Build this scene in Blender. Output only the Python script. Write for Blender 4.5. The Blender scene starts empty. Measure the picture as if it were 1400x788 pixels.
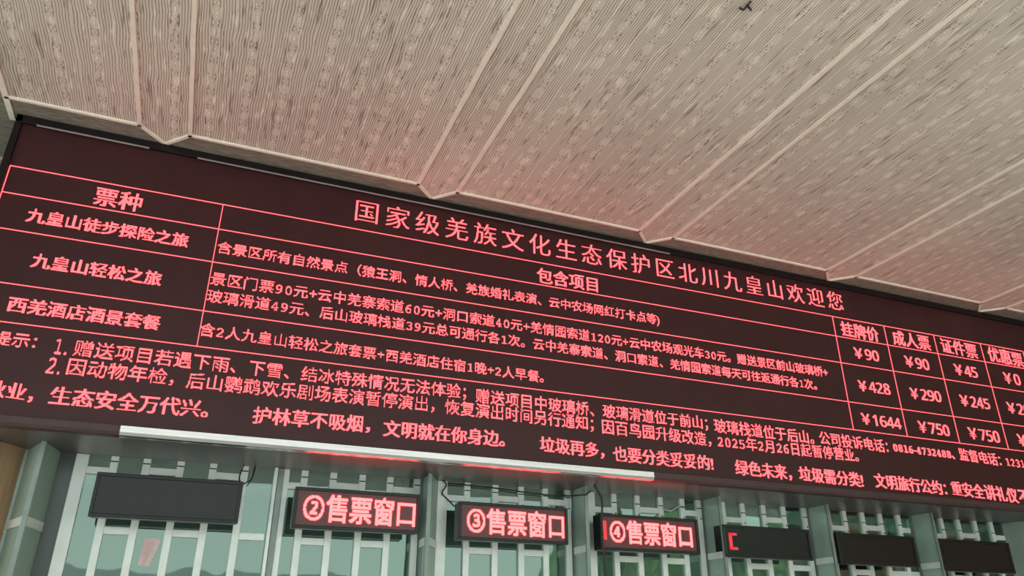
import bpy, bmesh, math, random
import numpy as np
from mathutils import Matrix, Vector
random.seed(7)
sc = bpy.context.scene
COL = sc.collection

# ------------------------------------------------------------------ camera
cam_data = bpy.data.cameras.new('camera')
cam_data.sensor_fit = 'HORIZONTAL'
cam_data.sensor_width = 36.0
cam_data.lens = 26.736
cam_data.clip_start = 0.05
cam_data.clip_end = 500
cam = bpy.data.objects.new('camera', cam_data)
COL.objects.link(cam)
EYE = 1.6                                    # eye height above the forecourt floor
r3 = Matrix(((0.9266190, -0.1585244, -0.3409506),
             (-0.3759931, -0.3845246, -0.8430718),
             (0.0025436, 0.9094013, -0.4159119)))
cam.matrix_world = Matrix.Translation((0, 0, EYE)) @ r3.to_4x4()
sc.camera = cam

# ------------------------------------------------------------------ exposure, sky, sun
sc.view_settings.view_transform = 'Standard'
sc.view_settings.look = 'None'
sc.view_settings.gamma = 1.0
sc.view_settings.use_curve_mapping = False
sc.view_settings.exposure = 0.0

world = bpy.data.worlds.new('overcast_sky')
sc.world = world
world.use_nodes = True
wn = world.node_tree.nodes
wl = world.node_tree.links
wn.clear()
w_out = wn.new('ShaderNodeOutputWorld')
w_bg = wn.new('ShaderNodeBackground')
w_bg.inputs['Strength'].default_value = 2.35
w_tc = wn.new('ShaderNodeTexCoord')
w_sep = wn.new('ShaderNodeSeparateXYZ')
w_ramp = wn.new('ShaderNodeValToRGB')
w_ramp.color_ramp.elements[0].position = 0.0
w_ramp.color_ramp.elements[0].color = (0.72, 0.84, 0.78, 1)
w_ramp.color_ramp.elements[1].position = 0.6
w_ramp.color_ramp.elements[1].color = (0.80, 0.88, 0.93, 1)
wl.new(w_tc.outputs['Generated'], w_sep.inputs[0])
wl.new(w_sep.outputs['Z'], w_ramp.inputs['Fac'])
wl.new(w_ramp.outputs['Color'], w_bg.inputs['Color'])
wl.new(w_bg.outputs[0], w_out.inputs['Surface'])

sun_d = bpy.data.lights.new('sun', 'SUN')
sun_d.energy = 6.2
sun_d.angle = math.radians(3)
sun_d.color = (1.0, 0.97, 0.91)
sun = bpy.data.objects.new('sun', sun_d)
COL.objects.link(sun)
sun.rotation_euler = (math.radians(30), 0, math.radians(-14))   # high, from behind the viewer

hall_d = bpy.data.lights.new('added_hall_light', 'AREA')                 # unseen area light added behind the glass to lift the dark panes
hall_d.shape = 'RECTANGLE'; hall_d.size = 12; hall_d.size_y = 1.0
hall_d.energy = 90
hall = bpy.data.objects.new('added_hall_light', hall_d)
COL.objects.link(hall)
hall.location = (3.5, 7.2, 2.84)

# ------------------------------------------------------------------ helpers
def tag(o, label=None, cat=None, group=None, kind=None):
    if label: o['label'] = label
    if cat: o['category'] = cat
    if group: o['group'] = group
    if kind: o['kind'] = kind
    return o

def empty(name, loc=(0, 0, 0)):
    o = bpy.data.objects.new(name, None)
    o.empty_display_size = 0.1
    o.location = loc
    COL.objects.link(o)
    return o

def mesh_obj(name, bm, mat, parent=None, smooth=False):
    me = bpy.data.meshes.new(name)
    bm.normal_update()
    bm.to_mesh(me)
    bm.free()
    if smooth:
        for p in me.polygons: p.use_smooth = True
    me.materials.append(mat)
    o = bpy.data.objects.new(name, me)
    COL.objects.link(o)
    if parent:
        o.parent = parent
        o.matrix_parent_inverse = Matrix.Translation(-parent.location)
    return o

def add_box(bm, x0, x1, y0, y1, z0, z1, bevel=0.0):
    tmp = bmesh.new()
    bmesh.ops.create_cube(tmp, size=1.0)
    for v in tmp.verts:
        v.co = Vector(((x0 + x1) / 2 + v.co.x * (x1 - x0), (y0 + y1) / 2 + v.co.y * (y1 - y0),
                       (z0 + z1) / 2 + v.co.z * (z1 - z0)))
    if bevel > 0:
        bmesh.ops.bevel(tmp, geom=tmp.edges[:], offset=bevel, segments=2, affect='EDGES', profile=0.6)
    me = bpy.data.meshes.new('tmp')
    tmp.to_mesh(me); tmp.free()
    bm.from_mesh(me)
    bpy.data.meshes.remove(me)

def box(name, dims, mat, parent=None, bevel=0.0):
    bm = bmesh.new()
    add_box(bm, *dims, bevel=bevel)
    return mesh_obj(name, bm, mat, parent)

def add_prism(bm, pts, z0, z1):
    """vertical prism over a plan polygon (counter-clockwise)"""
    lo = [bm.verts.new((x, y, z0)) for x, y in pts]
    hi = [bm.verts.new((x, y, z1)) for x, y in pts]
    n = len(pts)
    bm.faces.new(lo[::-1]); bm.faces.new(hi)
    for i in range(n):
        bm.faces.new((lo[i], lo[(i + 1) % n], hi[(i + 1) % n], hi[i]))

def add_bar(bm, a, b, w, z0, z1):
    """a bar of plan width w from a to b (plan points)"""
    a = Vector(a); b = Vector(b)
    d = (b - a).normalized() * (w / 2)
    n = Vector((-d.y, d.x))
    add_prism(bm, [a - d - n, b + d - n, b + d + n, a - d + n], z0, z1)

def add_tube(bm, pts, r, seg=8):
    rings = []
    n = len(pts)
    P = [Vector(p) for p in pts]
    for i in range(n):
        t = (P[min(i + 1, n - 1)] - P[max(i - 1, 0)]).normalized()
        ref = Vector((0, 1, 0)) if abs(t.y) < 0.9 else Vector((1, 0, 0))
        u = t.cross(ref).normalized(); v = t.cross(u).normalized()
        rings.append([bm.verts.new(P[i] + r * (math.cos(k * 2 * math.pi / seg) * u + math.sin(k * 2 * math.pi / seg) * v)) for k in range(seg)])
    for i in range(n - 1):
        for k in range(seg):
            bm.faces.new((rings[i][k], rings[i][(k + 1) % seg], rings[i + 1][(k + 1) % seg], rings[i + 1][k]))
    bm.faces.new(rings[0][::-1]); bm.faces.new(rings[-1])

def spline(pts, n=10):
    P = [Vector(p) for p in pts]
    P = [P[0]] + P + [P[-1]]
    out = []
    for i in range(1, len(P) - 2):
        for k in range(n):
            t = k / n
            a, b, c, d = P[i - 1], P[i], P[i + 1], P[i + 2]
            out.append(0.5 * ((2 * b) + (c - a) * t + (2 * a - 5 * b + 4 * c - d) * t * t + (3 * b - a - 3 * c + d) * t ** 3))
    out.append(P[-2])
    return out

# ------------------------------------------------------------------ materials
def new_mat(name):
    m = bpy.data.materials.new(name)
    m.use_nodes = True
    nt = m.node_tree
    return m, nt, nt.nodes['Principled BSDF']

def M_plain(name, col, rough=0.5, metal=0.0, var=0.12, scale=12.0, spec=0.5, stretch=(1, 1, 1)):
    m, nt, b = new_mat(name)
    tc = nt.nodes.new('ShaderNodeTexCoord')
    mp = nt.nodes.new('ShaderNodeMapping'); mp.inputs['Scale'].default_value = stretch
    nz = nt.nodes.new('ShaderNodeTexNoise'); nz.inputs['Scale'].default_value = scale; nz.inputs['Detail'].default_value = 4
    rp = nt.nodes.new('ShaderNodeValToRGB')
    rp.color_ramp.elements[0].position = 0.3; rp.color_ramp.elements[1].position = 0.7
    rp.color_ramp.elements[0].color = tuple(c * (1 - var) for c in col) + (1,)
    rp.color_ramp.elements[1].color = tuple(min(1, c * (1 + var)) for c in col) + (1,)
    nt.links.new(tc.outputs['Object'], mp.inputs[0]); nt.links.new(mp.outputs[0], nz.inputs['Vector'])
    nt.links.new(nz.outputs['Fac'], rp.inputs[0]); nt.links.new(rp.outputs[0], b.inputs['Base Color'])
    b.inputs['Roughness'].default_value = rough
    b.inputs['Metallic'].default_value = metal
    b.inputs['Specular IOR Level'].default_value = spec
    return m

def M_led(name, col, strength):
    m, nt, b = new_mat(name)
    b.inputs['Base Color'].default_value = (0.25, 0.03, 0.03, 1)
    b.inputs['Emission Color'].default_value = (*col, 1)
    b.inputs['Emission Strength'].default_value = strength
    b.inputs['Roughness'].default_value = 0.5
    return m

def math_node(nt, op, a, b=None, c=None):
    n = nt.nodes.new('ShaderNodeMath'); n.operation = op
    for i, v in enumerate((a, b, c)):
        if v is None: continue
        if isinstance(v, (int, float)): n.inputs[i].default_value = v
        else: nt.links.new(v, n.inputs[i])
    return n.outputs[0]

def M_grain():
    """pale board with fine printed wood grain: parallel hair lines and rows of eyes, weathered in streaks"""
    m, nt, b = new_mat('printed_wood_grain_board')
    L = nt.links
    tc = nt.nodes.new('ShaderNodeTexCoord')
    sp = nt.nodes.new('ShaderNodeSeparateXYZ'); L.new(tc.outputs['Object'], sp.inputs[0])
    u, v = sp.outputs['X'], sp.outputs['Y']
    def noise(sx, sy, detail=3, off=0.0):
        mp = nt.nodes.new('ShaderNodeMapping'); mp.inputs['Scale'].default_value = (sx, sy, 1); mp.inputs['Location'].default_value = (off, off * 1.7, 0)
        nz = nt.nodes.new('ShaderNodeTexNoise'); nz.inputs['Scale'].default_value = 1.0; nz.inputs['Detail'].default_value = detail
        L.new(tc.outputs['Object'], mp.inputs[0]); L.new(mp.outputs[0], nz.inputs['Vector'])
        return nz.outputs['Fac']
    P, lam = 0.213, 0.0150
    wob = math_node(nt, 'MULTIPLY', math_node(nt, 'SUBTRACT', noise(6, 5, 2), 0.5), 0.05)
    uu = math_node(nt, 'ADD', u, math_node(nt, 'MULTIPLY', wob, 0.6))
    q = math_node(nt, 'DIVIDE', uu, P)
    col_id = math_node(nt, 'FLOOR', q)
    c = math_node(nt, 'MULTIPLY', math_node(nt, 'SUBTRACT', math_node(nt, 'FRACT', q), 0.5), P)
    # rows of eyes along each plank
    ph = math_node(nt, 'FRACT', math_node(nt, 'ADD', math_node(nt, 'DIVIDE', v, 0.16), math_node(nt, 'MULTIPLY', col_id, 0.37)))
    amp = math_node(nt, 'MULTIPLY_ADD', noise(3, 5, 2, 17.0), 0.06, 0.036)
    e = math_node(nt, 'MULTIPLY', math_node(nt, 'ABSOLUTE', math_node(nt, 'SINE', math_node(nt, 'MULTIPLY', ph, math.pi))), amp)
    near = math_node(nt, 'EXPONENT', math_node(nt, 'MULTIPLY', math_node(nt, 'POWER', math_node(nt, 'DIVIDE', c, 0.0165), 2.0), -1.0))
    en = math_node(nt, 'MULTIPLY', e, near)
    mixr = math_node(nt, 'SQRT', math_node(nt, 'ADD', math_node(nt, 'MULTIPLY', c, c), math_node(nt, 'MULTIPLY', en, en)))
    phase = math_node(nt, 'ADD', math_node(nt, 'MULTIPLY', mixr, 2 * math.pi / lam), math_node(nt, 'MULTIPLY', noise(14, 4, 3, 3.0), 5.0))
    s = math_node(nt, 'SINE', phase)
    line = math_node(nt, 'SMOOTH_MIN', math_node(nt, 'MULTIPLY_ADD', s, 0.5, 0.5), 0.85, 0.2)
    # clusters: the eye rows print lighter in dashes
    sn = math_node(nt, 'SINE', math_node(nt, 'MULTIPLY', ph, math.pi))
    dash = math_node(nt, 'MULTIPLY_ADD', math_node(nt, 'MULTIPLY', sn, sn), 0.75, 0.25)
    near2 = math_node(nt, 'EXPONENT', math_node(nt, 'MULTIPLY', math_node(nt, 'POWER', math_node(nt, 'DIVIDE', c, 0.013), 2.0), -1.0))
    light = math_node(nt, 'MULTIPLY', math_node(nt, 'MULTIPLY', near2, dash), 0.27)
    # weathering streaks along the boards
    def band(sx, sy, lo, hi, off):
        mr = nt.nodes.new('ShaderNodeMapRange'); mr.inputs['From Min'].default_value = lo; mr.inputs['From Max'].default_value = hi
        L.new(noise(sx, sy, 4, off), mr.inputs['Value']); return mr.outputs[0]
    dark = band(44, 4.5, 0.59, 0.68, 11.0)
    pale = band(30, 6.0, 0.59, 0.70, 29.0)
    blot = math_node(nt, 'SUBTRACT', noise(1.3, 0.9, 3, 5.0), 0.5)
    val = math_node(nt, 'MULTIPLY_ADD', line, 0.66, 0.20)
    val = math_node(nt, 'ADD', val, light)
    val = math_node(nt, 'SUBTRACT', val, math_node(nt, 'MULTIPLY', dark, 0.36))
    val = math_node(nt, 'ADD', val, math_node(nt, 'MULTIPLY', pale, 0.30))
    val = math_node(nt, 'ADD', val, math_node(nt, 'MULTIPLY', blot, 0.35))
    rp = nt.nodes.new('ShaderNodeValToRGB')
    rp.color_ramp.elements[0].position = 0.0; rp.color_ramp.elements[0].color = (0.185, 0.165, 0.135, 1)
    rp.color_ramp.elements[1].position = 1.0; rp.color_ramp.elements[1].color = (0.84, 0.80, 0.705, 1)
    L.new(val, rp.inputs[0]); L.new(rp.outputs[0], b.inputs['Base Color'])
    b.inputs['Roughness'].default_value = 0.55
    b.inputs['Specular IOR Level'].default_value = 0.3
    return m

def M_glass():
    """tinted reflective shopfront glass"""
    m, nt, b = new_mat('tinted_reflective_glass')
    nt.nodes.remove(b)
    out = nt.nodes['Material Output']
    tr = nt.nodes.new('ShaderNodeBsdfTransparent'); tr.inputs[0].default_value = (0.55, 0.68, 0.62, 1)
    gl = nt.nodes.new('ShaderNodeBsdfGlossy'); gl.inputs['Color'].default_value = (0.66, 0.78, 0.72, 1); gl.inputs['Roughness'].default_value = 0.02
    mx = nt.nodes.new('ShaderNodeMixShader')
    fr = nt.nodes.new('ShaderNodeFresnel'); fr.inputs['IOR'].default_value = 1.5
    f2 = math_node(nt, 'MULTIPLY_ADD', fr.outputs[0], 0.8, 0.13)
    tc = nt.nodes.new('ShaderNodeTexCoord')
    nz = nt.nodes.new('ShaderNodeTexNoise'); nz.inputs['Scale'].default_value = 2.2
    bp = nt.nodes.new('ShaderNodeBump'); bp.inputs['Strength'].default_value = 0.05; bp.inputs['Distance'].default_value = 0.05
    nt.links.new(tc.outputs['Object'], nz.inputs['Vector']); nt.links.new(nz.outputs['Fac'], bp.inputs['Height'])
    nt.links.new(bp.outputs[0], gl.inputs['Normal'])
    nt.links.new(f2, mx.inputs[0]); nt.links.new(tr.outputs[0], mx.inputs[1]); nt.links.new(gl.outputs[0], mx.inputs[2])
    nt.links.new(mx.outputs[0], out.inputs['Surface'])
    return m

def M_pale_glass():
    """thick pale green glass with a milky film"""
    m, nt, b = new_mat('milky_green_glass')
    out = nt.nodes['Material Output']
    b.inputs['Base Color'].default_value = (0.50, 0.64, 0.56, 1); b.inputs['Roughness'].default_value = 0.05
    tr = nt.nodes.new('ShaderNodeBsdfTransparent'); tr.inputs[0].default_value = (0.5, 0.68, 0.6, 1)
    mx = nt.nodes.new('ShaderNodeMixShader'); mx.inputs[0].default_value = 0.62
    nt.links.new(tr.outputs[0], mx.inputs[1]); nt.links.new(b.outputs[0], mx.inputs[2]); nt.links.new(mx.outputs[0], out.inputs['Surface'])
    return m

def M_foliage():
    m, nt, b = new_mat('hillside_trees')
    tc = nt.nodes.new('ShaderNodeTexCoord')
    nz = nt.nodes.new('ShaderNodeTexNoise'); nz.inputs['Scale'].default_value = 0.9; nz.inputs['Detail'].default_value = 8
    rp = nt.nodes.new('ShaderNodeValToRGB')
    e = rp.color_ramp.elements
    e[0].position = 0.35; e[0].color = (0.010, 0.028, 0.010, 1)
    e[1].position = 0.68; e[1].color = (0.13, 0.26, 0.07, 1)
    nt.links.new(tc.outputs['Object'], nz.inputs['Vector']); nt.links.new(nz.outputs['Fac'], rp.inputs[0]); nt.links.new(rp.outputs[0], b.inputs['Base Color'])
    b.inputs['Roughness'].default_value = 0.9
    return m

GRAIN = M_grain()
BORDER = M_plain('grey_border_board', (0.21, 0.20, 0.165), 0.6, var=0.35, scale=5, stretch=(3, 14, 1))
TRIM = M_plain('beige_ceiling_trim', (0.80, 0.75, 0.66), 0.5, var=0.06)
CABINET = M_plain('black_painted_cabinet', (0.010, 0.007, 0.008), 0.5, var=0.2, spec=0.2)
PANEL = M_plain('led_panel_with_red_glow', (0.042, 0.0115, 0.0135), 0.38, var=0.10, scale=3, spec=0.30)  # unlit red LEDs, made redder to take in the letters' glow
LIPSHINE = M_plain('frame_lip_highlight', (0.35, 0.33, 0.34), 0.45, 0.6)
STEEL = M_plain('brushed_stainless_steel', (0.84, 0.86, 0.88), 0.25, 1.0, var=0.08, scale=3, stretch=(1, 20, 20))
DULLTRIM = M_plain('dark_red_brown_trim', (0.055, 0.028, 0.030), 0.45, var=0.15)
SOFFIT = M_plain('polished_grey_soffit', (0.18, 0.155, 0.155), 0.36, 0.6, var=0.06, scale=2)
ALU = M_plain('satin_white_aluminium', (0.72, 0.78, 0.75), 0.35, 0.15, var=0.06)
ALUDARK = M_plain('grey_green_aluminium', (0.20, 0.25, 0.23), 0.35, 0.4, var=0.1)
GLASS = M_glass()
PALEGLASS = M_pale_glass()
SIGNBOX = M_plain('charcoal_sign_housing', (0.008, 0.0085, 0.009), 0.3, var=0.1, spec=0.35)
SIGNFACE = M_plain('charcoal_sign_face', (0.007, 0.008, 0.0085), 0.25, var=0.1, spec=0.35)
SIGNSPILL = M_plain('sign_face_with_red_spill', (0.100, 0.022, 0.027), 0.35, var=0.1)  # face of the lit signs, red spill of the letters put into its colour
RUBBER = M_plain('black_cable_rubber', (0.012, 0.012, 0.012), 0.5)
PALEPVC = M_plain('pale_cable_sheath', (0.50, 0.50, 0.46), 0.5)
BROWN = M_plain('brown_wood_panel', (0.40, 0.25, 0.145), 0.5, var=0.18, scale=3, stretch=(9, 9, 0.7))
GREYGREEN = M_plain('grey_green_wall_panel', (0.26, 0.33, 0.29), 0.4, var=0.08, scale=2)
DARKGREEN = M_plain('dark_green_grey_reflection', (0.055, 0.075, 0.066), 0.25, var=0.2, scale=2)
GROUND = M_plain('pale_stone_paving', (0.52, 0.51, 0.47), 0.8, var=0.15, scale=0.8)
REFLWHITE = M_plain('white_pane_reflection', (0.8, 0.78, 0.76), 0.6, var=0.1)
INTERIOR = M_plain('grey_interior_wall', (0.22, 0.25, 0.24), 0.8, var=0.1, scale=1)
REFLPINK = M_plain('pink_pane_reflection', (0.62, 0.45, 0.45), 0.6, var=0.25, scale=9)
LED = M_led('lit_red_led', (1.0, 0.090, 0.104), 3.0)
LEDSIGN = M_led('lit_red_sign_led', (1.0, 0.046, 0.046), 10.0)
MIRRORRED = M_led('mirrored_red_strokes', (1.0, 0.03, 0.06), 0.75)  # emission for letter strokes mirrored in the glass

# ------------------------------------------------------------------ structure
ZC = EYE + 3.115          # ceiling
YS = 5.0                  # face of the big display
YG = 5.62                 # shop window plane
ZB = EYE + 1.065          # underside of the big display
X0, X1 = -6.0, 13.0

tag(box('ground', (-90, 90, -110, 14, -0.2, 0.0), GROUND), kind='structure')
tag(box('ceiling', (X0, X1, -2.4, 5.68, ZC, ZC + 0.25), GRAIN), kind='structure')

# ceiling strips (pairs of trims) every bay, ending in a point towards the display
TIPS = [(-0.59, 0.315), (1.335, 0.31), (3.27, 0.33), (5.29, 0.35), (7.30, 0.36), (9.35, 0.37), (11.4, 0.37)]   # tip x, strip width
YB, YT = 4.815, 4.985     # border trim line, tip
TH = 0.014
def ceil_bar(name_bm, a, b, w=0.026, h=TH):
    add_bar(name_bm, a, b, w, ZC - h, ZC)
n_trim = 1
XE = -1.525               # trim at the left end
edges = [XE]
for tx, w in TIPS:
    bm = bmesh.new()
    ceil_bar(bm, (tx - w / 2, YB), (tx - w / 2, -2.3))
    tag(mesh_obj('trim_%d' % n_trim, bm, TRIM), kind='structure'); n_trim += 1
    bm = bmesh.new()
    ceil_bar(bm, (tx + w / 2, YB), (tx + w / 2, -2.3))
    tag(mesh_obj('trim_%d' % n_trim, bm, TRIM), kind='structure'); n_trim += 1
    bm = bmesh.new()
    ceil_bar(bm, (tx - w / 2, YB), (tx, YT), 0.022)
    ceil_bar(bm, (tx, YT), (tx + w / 2, YB), 0.022)
    tag(mesh_obj('trim_%d' % n_trim, bm, TRIM), kind='structure'); n_trim += 1
# long trims between the strips, with the grey border board behind each
xs = [XE] + [x for tx, w in TIPS for x in (tx - w / 2, tx + w / 2)] + [X1]
for i in range(0, len(xs), 2):
    a, b = xs[i], xs[i + 1]
    bm = bmesh.new(); ceil_bar(bm, (a, YB), (b, YB), 0.020)
    tag(mesh_obj('trim_%d' % n_trim, bm, TRIM), kind='structure'); n_trim += 1
    lt = a if i == 0 else TIPS[i // 2 - 1][0]
    rt = b if i == len(xs) - 2 else TIPS[i // 2][0]
    bm = bmesh.new()
    pts = [(a, YB)] + [(b, YB)] + ([(rt, YT)] if rt != b else []) + [(b if rt == b else rt, 5.05), (a if lt == a else lt, 5.05)] + ([(lt, YT)] if lt != a else [])
    pp = []
    for p in pts:
        if not pp or (Vector(p) - Vector(pp[-1])).length > 1e-4: pp.append(p)
    add_prism(bm, pp, ZC - 0.004, ZC + 0.01)
    tag(mesh_obj('trim_%d' % n_trim, bm, BORDER), kind='structure'); n_trim += 1
bm = bmesh.new(); ceil_bar(bm, (XE, 5.05), (XE - 0.02, -2.3), 0.034)
tag(mesh_obj('trim_%d' % n_trim, bm, TRIM), kind='structure'); n_trim += 1
bm = bmesh.new(); add_prism(bm, [(X0, -2.3), (XE - 0.02, -2.3), (XE, 5.6), (X0, 5.6)], ZC - 0.004, ZC + 0.01)
tag(mesh_obj('trim_%d' % n_trim, bm, BORDER), kind='structure'); n_trim += 1

# walls: brown panelled pier at the left, the wall beside and behind the display, the room behind the glass
bm = bmesh.new(); add_prism(bm, [(-6, 5.50), (-1.16, 5.40), (-1.04, 5.60), (-1.04, 5.75), (-6, 5.75)], 0, ZB)
tag(mesh_obj('wall_left', bm, BROWN), kind='structure')
bm = bmesh.new(); add_prism(bm, [(7.74, 5.60), (7.80, 5.22), (13.0, 5.22), (13.0, 5.75), (7.74, 5.75)], 0, ZB - 0.002)
tag(mesh_obj('wall_right', bm, GREYGREEN), kind='structure')
tag(box('added_side_wall', (10.6, 10.9, -1.0, 5.22, 0, ZC), BROWN), kind='structure')  # unseen wall, added to block light from the right
tag(box('wall_upper', (X0, X1, 5.66, 5.80, ZB, ZC), BORDER), kind='structure')
tag(box('wall_back', (-6, X1, 8.6, 8.8, 0, ZB + 0.2), INTERIOR), kind='structure')
tag(box('ceiling_inside', (-6, X1, 5.82, 8.8, ZB + 0.2, ZB + 0.3), INTERIOR), kind='structure')
bm = bmesh.new(); add_bar(bm, (-6.0, 5.485), (-1.165, 5.385), 0.03, ZB - 0.035, ZB - 0.001)
tag(mesh_obj('trim_%d' % n_trim, bm, DULLTRIM), kind='structure'); n_trim += 1

# wooded hillside across the forecourt (what the right-hand panes mirror)
bm = bmesh.new()
rows = []
for j in range(9):
    row = []
    for i in range(61):
        az = math.radians(20 + 62 * i / 60)
        t = j / 8
        d = 38 + 30 * t
        rise = min(1.0, i / 12) * (13 + 3.0 * math.sin(i * 0.7) + 2 * math.sin(i * 1.9 + 1)) * t ** 0.7
        row.append(bm.verts.new((d * math.sin(az) + random.uniform(-1, 1) * t, -d * math.cos(az), rise + random.uniform(-.6, .6) * t)))
    rows.append(row)
for j in range(8):
    for i in range(60):
        bm.faces.new((rows[j][i], rows[j + 1][i], rows[j + 1][i + 1], rows[j][i + 1]))
tag(mesh_obj('hillside', bm, M_foliage(), smooth=True), kind='structure')

# low building facing the ticket hall (mirrored in the left-hand panes)
fb = empty('facing_building', (-12, -60, 0))
tag(fb, kind='structure')
bm = bmesh.new(); add_box(bm, -42, 14, -70, -60, 0, 4.6)
mesh_obj('walls', bm, GREYGREEN, fb)
bm = bmesh.new()
sec = [(-58.6, 4.6), (-58.6, 4.9), (-65, 6.6), (-71.4, 4.9), (-71.4, 4.6)]
A = [bm.verts.new((-43, y, z)) for y, z in sec]; Bv = [bm.verts.new((15, y, z)) for y, z in sec]
bm.faces.new(A); bm.faces.new(Bv[::-1])
for i in range(5): bm.faces.new((A[i], Bv[i], Bv[(i + 1) % 5], A[(i + 1) % 5]))
bmesh.ops.recalc_face_normals(bm, faces=bm.faces[:])
mesh_obj('roof', bm, DARKGREEN, fb)
for k in range(14):
    box('window', (-41 + 4 * k, -38.4 + 4 * k, -60.02, -59.9, 1.2, 3.4), DARKGREEN, fb)

# ------------------------------------------------------------------ lettering made of LED cells
def text_tris(s, offset=0.0):
    c = bpy.data.curves.new('text', 'FONT')
    c.body = s; c.size = 1.0; c.resolution_u = 3; c.offset = offset
    o = bpy.data.objects.new('text', c)
    COL.objects.link(o)
    dg = bpy.context.evaluated_depsgraph_get()
    ev = o.evaluated_get(dg)
    me = ev.to_mesh()
    me.calc_loop_triangles()
    v = np.array([p.co[:2] for p in me.vertices])
    t = np.array([lt.vertices[:] for lt in me.loop_triangles])
    ev.to_mesh_clear()
    bpy.data.objects.remove(o); bpy.data.curves.remove(c)
    return v, t

def raster(v, t, kx, ky, p):
    """boolean grid of LED cells of pitch p covered by the triangles scaled by kx, ky"""
    x0 = v[:, 0].min()
    V = np.stack([(v[:, 0] - x0) * kx / p, (v[:, 1] + 0.25) * ky / p], 1)
    nx = int(V[:, 0].max()) + 3; ny = int(1.35 * ky / p) + 2
    g = np.zeros((ny, nx), bool)
    for a, b, c in V[t]:
        i0 = max(int(min(a[0], b[0], c[0]) - 0.5), 0); i1 = min(int(max(a[0], b[0], c[0]) + 0.5), nx - 1)
        j0 = max(int(min(a[1], b[1], c[1]) - 0.5), 0); j1 = min(int(max(a[1], b[1], c[1]) + 0.5), ny - 1)
        if i1 < i0 or j1 < j0: continue
        X, Y = np.meshgrid(np.arange(i0, i1 + 1) + 0.5, np.arange(j0, j1 + 1) + 0.5)
        d1 = (b[0] - a[0]) * (Y - a[1]) - (b[1] - a[1]) * (X - a[0])
        d2 = (c[0] - b[0]) * (Y - b[1]) - (c[1] - b[1]) * (X - b[0])
        d3 = (a[0] - c[0]) * (Y - c[1]) - (a[1] - c[1]) * (X - c[0])
        m = ((d1 >= 0) & (d2 >= 0) & (d3 >= 0)) | ((d1 <= 0) & (d2 <= 0) & (d3 <= 0))
        g[j0:j1 + 1, i0:i1 + 1] |= m
    return g

def cells_mesh(name, quads, mat, parent, y, depth=0.004):
    """every run of lit cells becomes one raised strip in front of the panel"""
    n = len(quads)
    Q = np.array(quads)                              # x0 x1 z0 z1 shear
    co = np.zeros((n, 8, 3))
    for k, (ix, iz) in enumerate(((0, 2), (1, 2), (1, 3), (0, 3))):
        for dk, yy in ((0, y - depth), (4, y)):
            co[:, k + dk, 0] = Q[:, ix]; co[:, k + dk, 1] = yy
            co[:, k + dk, 2] = Q[:, iz] + (Q[:, 4] if ix == 0 else Q[:, 5])
    base = (np.arange(n) * 8)[:, None, None]
    f = np.array([[0, 1, 2, 3], [0, 4, 5, 1], [1, 5, 6, 2], [2, 6, 7, 3], [3, 7, 4, 0]])[None]
    faces = (base + f).reshape(-1, 4)
    me = bpy.data.meshes.new(name)
    me.from_pydata(co.reshape(-1, 3).tolist(), [], faces.tolist())
    me.materials.append(mat)
    o = bpy.data.objects.new(name, me)
    COL.objects.link(o)
    o.parent = parent
    o.matrix_parent_inverse = Matrix.Translation(-parent.location)
    return o

def runs(g, x0, z0, p, slope):
    out = []
    for j in range(g.shape[0]):
        row = g[j].astype(np.int8)
        d = np.diff(np.concatenate([[0], row, [0]]))
        for a, b in zip(np.where(d == 1)[0], np.where(d == -1)[0]):
            out.append((x0 + a * p, x0 + b * p, z0 + j * p, z0 + (j + 1) * p, slope * a * p, slope * b * p))
    return out

def led_text(name, style, s, xa, za, xb, zb, p, mat, parent, y, ratio=1.0, em=None, dil=(1, 0)):
    """lettering that fills xa..xb on the centre line za..zb"""
    slope = (zb - za) / (xb - xa)
    quads = []
    if em is not None:                               # widely spaced: one character at a time
        n = len(s); step = (xb - xa - em * 0.9) / (n - 1)
        items = [(ch, xa + i * step, em, em) for i, ch in enumerate(s)]
        for ch, x, kx, ky in items:
            v, t = text_tris(ch, -0.014 if style == 'song' else 0)
            g = raster(v, t, kx, ky, p)
            g = dilate(g, *dil)
            zc = za + slope * (x - xa)
            quads += runs(g, x + (v[:, 0].min() - 0.04) * kx, zc - (0.25 + 0.38) * ky, p, slope)
    else:
        v, t = text_tris(s)
        kx = (xb - xa) / (v[:, 0].max() - v[:, 0].min())
        ky = kx * ratio
        g = dilate(raster(v, t, kx, ky, p), *dil)
        quads = runs(g, xa, za - (0.25 + 0.38) * ky, p, slope)
    return cells_mesh(name, quads, mat, parent, y)

def dilate(g, dx, dy):
    h = g.copy()
    for k in range(1, dx + 1): h[:, k:] |= g[:, :-k]
    g2 = h.copy()
    for k in range(1, dy + 1): g2[k:, :] |= h[:-k, :]
    return g2

# ------------------------------------------------------------------ the big display board
board = empty('led_display_board', (3.6, 5.3, ZB))
tag(board, 'huge black LED display board of red Chinese ticket prices under the ceiling', 'display board')
BX0, BX1 = -1.485, 9.3
ZT = ZC - 0.012
box('cabinet', (BX0 + 0.012, BX1, YS + 0.03, 5.60, ZB + 0.012, ZT - 0.004), CABINET, board)
fr = bmesh.new()
add_box(fr, BX0, BX1, YS - 0.022, YS + 0.05, ZT - 0.055, ZT, 0.004)
add_box(fr, BX0, BX0 + 0.04, YS - 0.022, YS + 0.05, ZB + 0.01, ZT, 0.004)
add_box(fr, BX1 - 0.04, BX1, YS - 0.022, YS + 0.05, ZB + 0.01, ZT, 0.004)
mesh_obj('frame', fr, CABINET, board)
panel = box('led_panel', (BX0 + 0.03, BX1 - 0.03, YS, YS + 0.04, ZB + 0.05, ZT - 0.05), PANEL, board)
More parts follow.
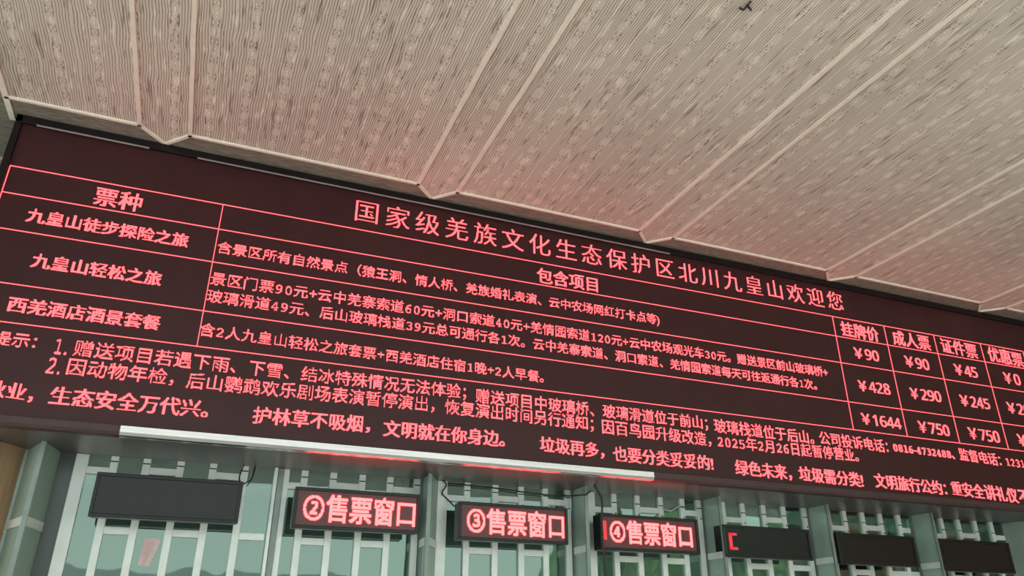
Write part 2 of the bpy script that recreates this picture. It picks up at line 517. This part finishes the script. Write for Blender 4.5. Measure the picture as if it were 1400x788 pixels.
box('lip_highlight', (-1.36, -0.68, YS - 0.030, YS - 0.020, ZT - 0.066, ZT - 0.055), LIPSHINE, board, 0.002)  # pale strips standing in for the frame lip catching light
box('lip_highlight', (-0.37, 3.5, YS - 0.030, YS - 0.020, ZT - 0.066, ZT - 0.055), LIPSHINE, board, 0.002)
def trim_bar(name, x0, x1, mat):
    bm = bmesh.new()
    prof = [(YS - 0.028, ZB + 0.060), (YS - 0.030, ZB + 0.022), (YS - 0.020, ZB + 0.004), (YS + 0.000, ZB), (YS + 0.03, ZB), (YS + 0.03, ZB + 0.060)]
    A = [bm.verts.new((x0, a, b)) for a, b in prof]; Bv = [bm.verts.new((x1, a, b)) for a, b in prof]
    bm.faces.new(A[::-1]); bm.faces.new(Bv)
    for i in range(len(prof)):
        j = (i + 1) % len(prof)
        bm.faces.new((A[i], A[j], Bv[j], Bv[i]))
    bmesh.ops.recalc_face_normals(bm, faces=bm.faces[:])
    return mesh_obj(name, bm, mat, board)
trim_bar('bottom_trim', BX0, -0.482, DULLTRIM)  # flank pieces are darker and redder than the steel middle
tag(trim_bar('bottom_trim', -0.48, 3.17, STEEL), 'polished stainless steel bottom trim')
trim_bar('bottom_trim', 3.172, BX1, DULLTRIM)

PITCH = 0.005
YL = YS                                             # lit cells stand on this face
# ruled table
HZ = [EYE + z for z in (2.736, 2.540, 2.281, 1.916, 1.668)]
tbl = []
TW = 0.0048
def hline(z, xa, xb, zl=0, zr=0): tbl.append((xa, xb, z - TW / 2, z + TW / 2, zl, zr))
def vline(x, za, zb, dx=0): tbl.append((x - TW / 2, x + TW / 2, za, zb, 0, 0))
TX0, TX1 = -1.437, 7.84
hline(HZ[0], TX0, TX1, -0.012, 0.008)
hline(HZ[1], TX0, TX1, -0.010, 0.006)
hline(HZ[2], TX0, TX1, 0.0, 0.0)
hline(HZ[3], TX0, TX1, 0.010, -0.008)
hline(HZ[4], TX0, TX1, 0.014, -0.018)
vline(TX0, HZ[4] + 0.014, HZ[0] - 0.012)
for x, za, zb in ((-0.150, HZ[4] + 0.012, HZ[0] - 0.010), (5.271, HZ[4] - 0.008, HZ[0] + 0.006), (5.906, HZ[4] - 0.010, HZ[0] + 0.006),
                  (6.560, HZ[4] - 0.014, HZ[0] + 0.006), (7.210, HZ[4] - 0.016, HZ[0] + 0.008), (TX1, HZ[4] - 0.018, HZ[0] + 0.008)):
    vline(x, za, zb)
cells_mesh('table_lines', tbl, LED, panel, YL)

# part, weight, words, left x, left height, right x, right height (heights above eye level)
TEXT = [
    ('heading_text', 'song', '国家级羌族文化生态保护区北川九皇山欢迎您', 0.749, 2.890, 5.429, 2.910),
    ('column_heading', 'bold', '票种', -0.933, 2.619, -0.652, 2.624),
    ('column_heading', 'bold', '包含项目', 2.236, 2.619, 2.775, 2.624),
    ('column_heading', 'bold', '挂牌价', 5.352, 2.632, 5.806, 2.629),
    ('column_heading', 'bold', '成人票', 5.991, 2.637, 6.474, 2.638),
    ('column_heading', 'bold', '证件票', 6.631, 2.649, 7.122, 2.639),
    ('column_heading', 'bold', '优惠票', 7.288, 2.646, 7.792, 2.638),
    ('ticket_type_text', 'bold', '九皇山徒步探险之旅', -1.268, 2.401, -0.325, 2.403),
    ('ticket_type_text', 'bold', '九皇山轻松之旅', -1.172, 2.101, -0.438, 2.100),
    ('ticket_type_text', 'bold', '西羌酒店酒景套餐', -1.227, 1.797, -0.392, 1.798),
    ('description_text', 'reg', '含景区所有自然景点（猿王洞、情人桥、羌族婚礼表演、云中农场网红打卡点等)', -0.136, 2.399, 3.349, 2.405),
    ('description_text', 'reg', '景区门票90元+云中羌寨索道60元+洞口索道40元+羌情园索道120元+云中农场观光车30元。赠送景区前山玻璃桥+', -0.141, 2.164, 5.087, 2.164),
    ('description_text', 'reg', '玻璃滑道49元、后山玻璃栈道39元总可通行各1次。云中羌寨索道、洞口索道、羌情园索道每天可往返通行各1次。', -0.144, 2.036, 4.934, 2.026),
    ('description_text', 'reg', '含2人九皇山轻松之旅套票+西羌酒店住宿1晚+2人早餐。', -0.152, 1.797, 2.280, 1.772),
    ('price_text', 'bold', '¥90', 5.456, 2.407, 5.750, 2.410),
    ('price_text', 'bold', '¥90', 6.087, 2.408, 6.390, 2.407),
    ('price_text', 'bold', '¥45', 6.739, 2.411, 7.045, 2.411),
    ('price_text', 'bold', '¥0', 7.428, 2.409, 7.660, 2.410),
    ('price_text', 'bold', '¥428', 5.428, 2.088, 5.805, 2.091),
    ('price_text', 'bold', '¥290', 6.061, 2.089, 6.450, 2.094),
    ('price_text', 'bold', '¥245', 6.712, 2.091, 7.104, 2.094),
    ('price_text', 'bold', '¥200', 7.358, 2.088, 7.769, 2.087),
    ('price_text', 'bold', '¥1644', 5.391, 1.775, 5.853, 1.771),
    ('price_text', 'bold', '¥750', 6.072, 1.769, 6.453, 1.765),
    ('price_text', 'bold', '¥750', 6.713, 1.768, 7.120, 1.767),
    ('price_text', 'bold', '¥700', 7.383, 1.763, 7.805, 1.761),
    ('notice_text', 'thin', '提示：', -1.248, 1.581, -1.027, 1.581),
    ('notice_text', 'thin', '1.', -0.924, 1.582, -0.860, 1.577),
    ('notice_text', 'thin', '赠送项目若遇下雨、下雪、结冰特殊情况无法体验；', -0.824, 1.575, 1.669, 1.585),
    ('notice_text', 'thin', '赠送项目中玻璃桥、玻璃滑道位于前山；', 1.744, 1.569, 3.725, 1.563),
    ('notice_text', 'thin', '玻璃栈道位于后山。', 3.790, 1.552, 4.802, 1.543),
    ('notice_text', 'thin', '公司投诉电话：', 4.867, 1.552, 5.638, 1.541),
    ('notice_text', 'bold', '0816-4732488、', 5.704, 1.547, 6.444, 1.540),
    ('notice_text', 'thin', '监督电话：', 6.516, 1.550, 7.055, 1.536),
    ('notice_text', 'thin', '12315', 7.132, 1.532, 7.443, 1.528),
    ('notice_text', 'thin', '2.', -0.940, 1.460, -0.868, 1.456),
    ('notice_text', 'thin', '因动物年检，', -0.835, 1.455, -0.247, 1.457),
    ('notice_text', 'thin', '后山鹦鹉欢乐剧场表演暂停演出，', -0.171, 1.450, 1.440, 1.466),
    ('notice_text', 'thin', '恢复演出时间另行通知；', 1.518, 1.464, 2.686, 1.454),
    ('notice_text', 'thin', '因百鸟园升级改造，', 2.760, 1.444, 3.740, 1.431),
    ('notice_text', 'thin', '2025年2月26日起暂停营业。', 3.806, 1.428, 5.268, 1.429),
    ('scrolling_text', 'bold', '千秋业，', -1.319, 1.288, -0.972, 1.268),
    ('scrolling_text', 'bold', '生态安全万代兴。', -0.886, 1.271, -0.021, 1.278),
    ('scrolling_text', 'bold', '护林草不吸烟，', 0.251, 1.272, 0.996, 1.282),
    ('scrolling_text', 'bold', '文明就在你身边。', 1.093, 1.269, 1.964, 1.271),
    ('scrolling_text', 'bold', '垃圾再多，', 2.243, 1.265, 2.762, 1.256),
    ('scrolling_text', 'bold', '也要分类妥妥的!', 2.842, 1.246, 3.733, 1.241),
    ('scrolling_text', 'bold', '绿色未来，', 3.948, 1.229, 4.501, 1.224),
    ('scrolling_text', 'bold', '垃圾需分类!', 4.584, 1.227, 5.266, 1.219),
    ('scrolling_text', 'bold', '文明旅行公约：', 5.403, 1.229, 6.240, 1.214),
    ('scrolling_text', 'bold', '重安全', 6.312, 1.225, 6.714, 1.216),
    ('scrolling_text', 'bold', '讲礼仪', 6.730, 1.217, 7.155, 1.208),
    ('scrolling_text', 'bold', '不', 7.175, 1.206, 7.317, 1.205),
]
RATIO = {'description_text': 0.97, 'price_text': 0.93}
DIL = {'song': (1, 0), 'bold': (1, 0), 'reg': (0, 0), 'thin': (0, 0)}
for part, style, words, xa, za, xb, zb in TEXT:
    if len(words) < 3: za = zb = (za + zb) / 2
    w = words.replace('¥', '￥')
    if part == 'price_text': w = ''.join(chr(0x1D7E2 + ord(ch) - 48) if ch.isdigit() else ch for ch in w)
    if part in ('description_text', 'notice_text'): w = ''.join(chr(0x1D7F6 + ord(ch) - 48) if ch.isdigit() else ch for ch in w)
    led_text(part, style, w, xa, EYE + za, xb, EYE + zb, PITCH, LED, panel, YL,
             ratio=RATIO.get(part, 1.0) * (1.5 if words in ('1.', '2.') else 1), em=0.205 if part == 'heading_text' else None, dil=DIL[style])

# ------------------------------------------------------------------ soffit under the display
tag(box('soffit', (-6.0, X1, YS + 0.035, 5.66, ZB - 0.001, ZB + 0.010), SOFFIT), kind='structure')

# ------------------------------------------------------------------ shop windows behind
YM0, YM1 = 5.60, 5.635
def mull(x, w=0.046, z0=0.0, z1=ZB - 0.002, y0=YM0, y1=YM1, parent=None, mat=ALU):
    return box('mullion', (x - w / 2, x + w / 2, y0, y1, z0, z1), mat, parent, 0.003)
def transom(xa, xb, z, h=0.046, parent=None, mat=ALU):
    return box('transom', (xa, xb, YM0 + 0.003, YM1 - 0.003, z - h / 2, z + h / 2), mat, parent, 0.003)
BAYS = [   # left end, mullions, right end
    (-0.721, (-0.532, -0.339, -0.130, 0.076, 0.282), 0.49),
    (0.545, (0.689, 0.891, 1.099, 1.306, 1.510), 1.545),
    (1.708, (1.905, 2.133, 2.348, 2.555, 2.753), 2.790),
    (2.957, (3.172, 3.391, 3.615, 3.829, 3.995), 4.030),
    (4.231, (4.451, 4.676, 4.897, 5.134), 5.170),
    (5.394, (5.60, 5.82, 6.04, 6.27), 6.42),
    (6.62, (6.83, 7.06, 7.29, 7.52), 7.70),
]
for bi, (xl, ms, xr) in enumerate(BAYS):
    w = empty('window_%d' % (bi + 1), ((xl + xr) / 2, YG, 0))
    tag(w, kind='structure')
    zu = EYE + 0.985 - 0.012 * bi
    zl = EYE + 0.600 - 0.014 * bi
    px = [xl] + list(ms) + [xr]
    for x in ms:
        mu = mull(x, parent=w)
        zj = EYE + 1.028 - 0.012 * bi
        box('joint', (x - 0.0235, x + 0.0235, YM0 - 0.0012, YM0 + 0.004, zj - 0.004, zj + 0.004), RUBBER, mu)
        bm = bmesh.new(); add_tube(bm, [(x + 0.008, YM0 - 0.005, zj - 0.085), (x + 0.008, YM0 + 0.004, zj - 0.085)], 0.0065, 8)
        mesh_obj('bolt', bm, RUBBER, mu)
    mull(xl, 0.075, parent=w)
    if bi == 0:
        box('dark_reflection_strip', (-0.862, -0.755, YM0 + 0.002, YM0 + 0.014, 0, ZB - 0.002), DARKGREEN, w)  # dark strip coloured to stand in for a dark reflection in the glass
        box('mullion', (0.478, 0.500, YM0 - 0.03, YM1, 0, ZB - 0.002), ALU, w, 0.003)
        box('mullion', (0.503, 0.545, YM0 - 0.01, YM1, 0, ZB - 0.002), ALUDARK, w, 0.003)
    for k in range(len(px) - 1):
        a, b = px[k] + 0.023, px[k + 1] - 0.023
        if b - a < 0.05: continue
        if k % 2 == 0: transom(a, b, zu if k else zu - 0.02, parent=w)
        if k % 2 == 1 or k == len(px) - 2: transom(a, b, zl, parent=w)
    box('pane', (xl + 0.02, xr, YG + 0.003, YG + 0.009, 0.02, ZB - 0.003), GLASS, w)

# glass prisms that jut forward between the bays
def pillar(label, bl, apex, br, zt=0.985):
    cx = (bl[0] + br[0]) / 2
    p = empty('glass_pillar', (cx, YG, 0))
    tag(p, label, 'glass pillar', 'glass pillars between the ticket windows')
    top = ZB - 0.003
    for a, b in ((bl, apex), (apex, br)):
        bm = bmesh.new(); add_bar(bm, a, b, 0.008, 0.02, top); mesh_obj('pane', bm, PALEGLASS, p)
        for z in (EYE + 0.600,):
            A = Vector(a).lerp(Vector(b), 0.06); Bq = Vector(a).lerp(Vector(b), 0.94)
            bm = bmesh.new(); add_bar(bm, A, Bq, 0.024, z - 0.026, z + 0.026); mesh_obj('transom', bm, ALU, p)
    bm = bmesh.new(); add_bar(bm, (apex[0] - 0.006, apex[1]), (apex[0] + 0.006, apex[1]), 0.016, 0.0, top); mesh_obj('corner_post', bm, ALUDARK, p)
    bm = bmesh.new(); add_bar(bm, (bl[0] - 0.006, bl[1]), (bl[0] + 0.006, bl[1]), 0.02, 0.0, top); mesh_obj('edge_post', bm, ALUDARK, p)
    return p
pillar('glass pillar at the left end, beside the brown wall', (-1.03, 5.60), (-0.905, 5.30), (-0.855, 5.60))
pillar('glass pillar between the window 2 and window 3 signs', (1.555, 5.60), (1.535, 5.36), (1.665, 5.60))
pillar('glass pillar between the window 3 and window 4 signs', (2.80, 5.60), (2.79, 5.36), (2.915, 5.60))
pillar('glass pillar right of the window 4 sign', (4.04, 5.60), (4.03, 5.36), (4.19, 5.60))
pillar('glass pillar between the two blank signs right of window 4', (5.18, 5.60), (5.17, 5.36), (5.352, 5.60))
pillar('glass pillar between the last two blank signs', (6.43, 5.60), (6.42, 5.36), (6.58, 5.60))

# ------------------------------------------------------------------ LED signs over the windows
YF = 5.35
def sign(x0, x1, z0, z1, label, words=None, lit=None):  # lit: strokes mirrored in the glass, built as glowing cells
    s = empty('window_sign', ((x0 + x1) / 2, YF + 0.06, EYE + z0))
    tag(s, label, 'sign', 'LED signs over the ticket windows')
    z0 += EYE; z1 += EYE
    f = 0.022
    box('housing', (x0 + 0.004, x1 - 0.004, YF + 0.016, YF + 0.12, z0 + 0.004, z1 - 0.004), SIGNBOX, s, 0.006)
    bm = bmesh.new()
    add_box(bm, x0, x1, YF, YF + 0.03, z1 - f, z1, 0.004)
    add_box(bm, x0, x1, YF, YF + 0.03, z0, z0 + f, 0.004)
    add_box(bm, x0, x0 + f, YF, YF + 0.03, z0 + f * 0.9, z1 - f * 0.9, 0.004)
    add_box(bm, x1 - f, x1, YF, YF + 0.03, z0 + f * 0.9, z1 - f * 0.9, 0.004)
    mesh_obj('frame', bm, SIGNBOX, s)
    face = box('face', (x0 + f * 0.9, x1 - f * 0.9, YF + 0.010, YF + 0.018, z0 + f * 0.9, z1 - f * 0.9), SIGNSPILL if words else SIGNFACE, s)
    for xb in (x0 + 0.12, x1 - 0.12):
        box('bracket', (xb - 0.015, xb + 0.015, YF + 0.118, YM0 + 0.002, z1 - 0.08, z1 - 0.05), ALUDARK, s)
    if words:
        a, b, za, zb, wd = words
        led_text('sign_text', 'bold', wd, a, EYE + za, b, EYE + zb, 0.0062, LEDSIGN, face, YF + 0.010, ratio=1.2, dil=(1, 1))
    if lit:  # strokes of a neighbouring sign mirrored in glass, built as glowing cells
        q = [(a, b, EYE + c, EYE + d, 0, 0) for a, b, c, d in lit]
        tag(cells_mesh('mirrored_strokes', q, MIRRORRED, face, YF + 0.010), 'glowing red strokes of a mirrored sign letter at the left end')
    return s
sign(-0.590, 0.272, 0.648, 0.914, 'blank charcoal sign at the far left, over the first window')
sign(0.606, 1.469, 0.640, 0.907, 'red lit sign with a circled 2', words=(0.672, 1.432, 0.778, 0.770, '②售票窗口'))
sign(1.759, 2.624, 0.616, 0.882, 'red lit sign with a circled 3', words=(1.825, 2.588, 0.755, 0.745, '③售票窗口'))
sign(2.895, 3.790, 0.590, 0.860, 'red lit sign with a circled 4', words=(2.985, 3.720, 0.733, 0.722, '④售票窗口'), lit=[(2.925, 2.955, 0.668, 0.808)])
sign(4.020, 4.925, 0.582, 0.835, 'blank black sign with a small glowing red bracket mirrored from the next sign at its left end',
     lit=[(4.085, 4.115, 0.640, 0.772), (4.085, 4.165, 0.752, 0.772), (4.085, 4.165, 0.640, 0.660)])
sign(5.220, 6.130, 0.568, 0.830, 'blank black sign second from the right end')
sign(6.425, 7.360, 0.548, 0.830, 'blank black sign last at the right end')

# ------------------------------------------------------------------ cables and small things
def cable(label, pts, r=0.006, mat=RUBBER, name='cable'):
    bm = bmesh.new(); add_tube(bm, spline(pts), r)
    o = mesh_obj(name, bm, mat, smooth=True)
    return tag(o, label, 'cable')
cable('black cable hanging down in front of the circled 4 sign', [(2.845, 5.32, ZB), (2.875, 5.32, ZB - 0.05), (2.905, 5.32, ZB - 0.12), (2.897, 5.32, EYE + 0.80), (2.90, 5.32, EYE + 0.60), (2.905, 5.32, EYE + 0.2)], 0.008)
cable('black cable strung across the frames above the circled 3 sign', [(1.74, 5.585, EYE + 1.045), (2.1, 5.585, EYE + 1.035), (2.45, 5.585, EYE + 1.015), (2.72, 5.585, EYE + 1.01)], 0.005)
cable('thin black cable looped beside the blank far left sign', [(0.27, 5.58, ZB), (0.25, 5.57, EYE + 0.98), (0.275, 5.52, EYE + 0.93), (0.33, 5.55, EYE + 0.97), (0.345, 5.585, ZB)], 0.004)
cable('black cable tangled over the post left of the circled 3 sign', [(1.70, 5.58, ZB), (1.73, 5.585, EYE + 1.03), (1.70, 5.585, EYE + 0.97), (1.74, 5.585, EYE + 0.93), (1.76, 5.47, EYE + 0.86)], 0.005)
cable('pale cable looping above the circled 4 sign', [(3.62, 5.59, EYE + 0.97), (3.70, 5.59, EYE + 0.955), (3.78, 5.59, EYE + 0.995), (3.84, 5.59, EYE + 1.00)], 0.006, PALEPVC)
cable('black cable drooping over the post between the circled 3 and circled 4 signs', [(2.66, 5.585, EYE + 1.03), (2.70, 5.50, EYE + 1.00), (2.74, 5.34, EYE + 0.985), (2.78, 5.335, EYE + 0.99), (2.82, 5.335, EYE + 1.02)], 0.005)

st = empty('pane_reflection', (-0.2, YG, EYE + 0.37))  # pink patch and white strokes stand in for a reflection in the pane
tag(st, 'small pink and white reflection in the glass under the blank far left sign', 'pane_reflection')
bm = bmesh.new()
out4 = [(-0.275, 0.40), (-0.205, 0.39), (-0.165, 0.56), (-0.265, 0.565)]
F = [bm.verts.new((x, YG - 0.0015, EYE + z)) for x, z in out4]; Bk = [bm.verts.new((x, YG + 0.0025, EYE + z)) for x, z in out4]
bm.faces.new(F); bm.faces.new(Bk[::-1])
for i in range(4): bm.faces.new((F[(i + 1) % 4], F[i], Bk[i], Bk[(i + 1) % 4]))
pink_patch = mesh_obj('pink_patch', bm, REFLPINK, st)
bm = bmesh.new()
for k in range(7):
    z = EYE + 0.40 + k * 0.022; x = -0.235 + 0.006 * k
    add_tube(bm, spline([(x, YG - 0.003, z), (x + 0.02, YG - 0.003, z + 0.004), (x + 0.024, YG - 0.003, z + 0.014), (x + 0.004, YG - 0.003, z + 0.013)], 4), 0.0025, 5)
mesh_obj('white_strokes', bm, REFLWHITE, pink_patch)

bm = bmesh.new()
cx, cy = 2.345, 2.41
for k in range(3):
    a = k * 2.1
    add_tube(bm, spline([(cx, cy, ZC), (cx + 0.02 * math.cos(a), cy + 0.02 * math.sin(a), ZC - 0.018), (cx + 0.04 * math.cos(a + .4), cy + 0.04 * math.sin(a + .4), ZC - 0.006)], 5), 0.006)
tag(mesh_obj('wire_stub', bm, RUBBER), 'small dark stub of wire on the ceiling boards', 'wire')
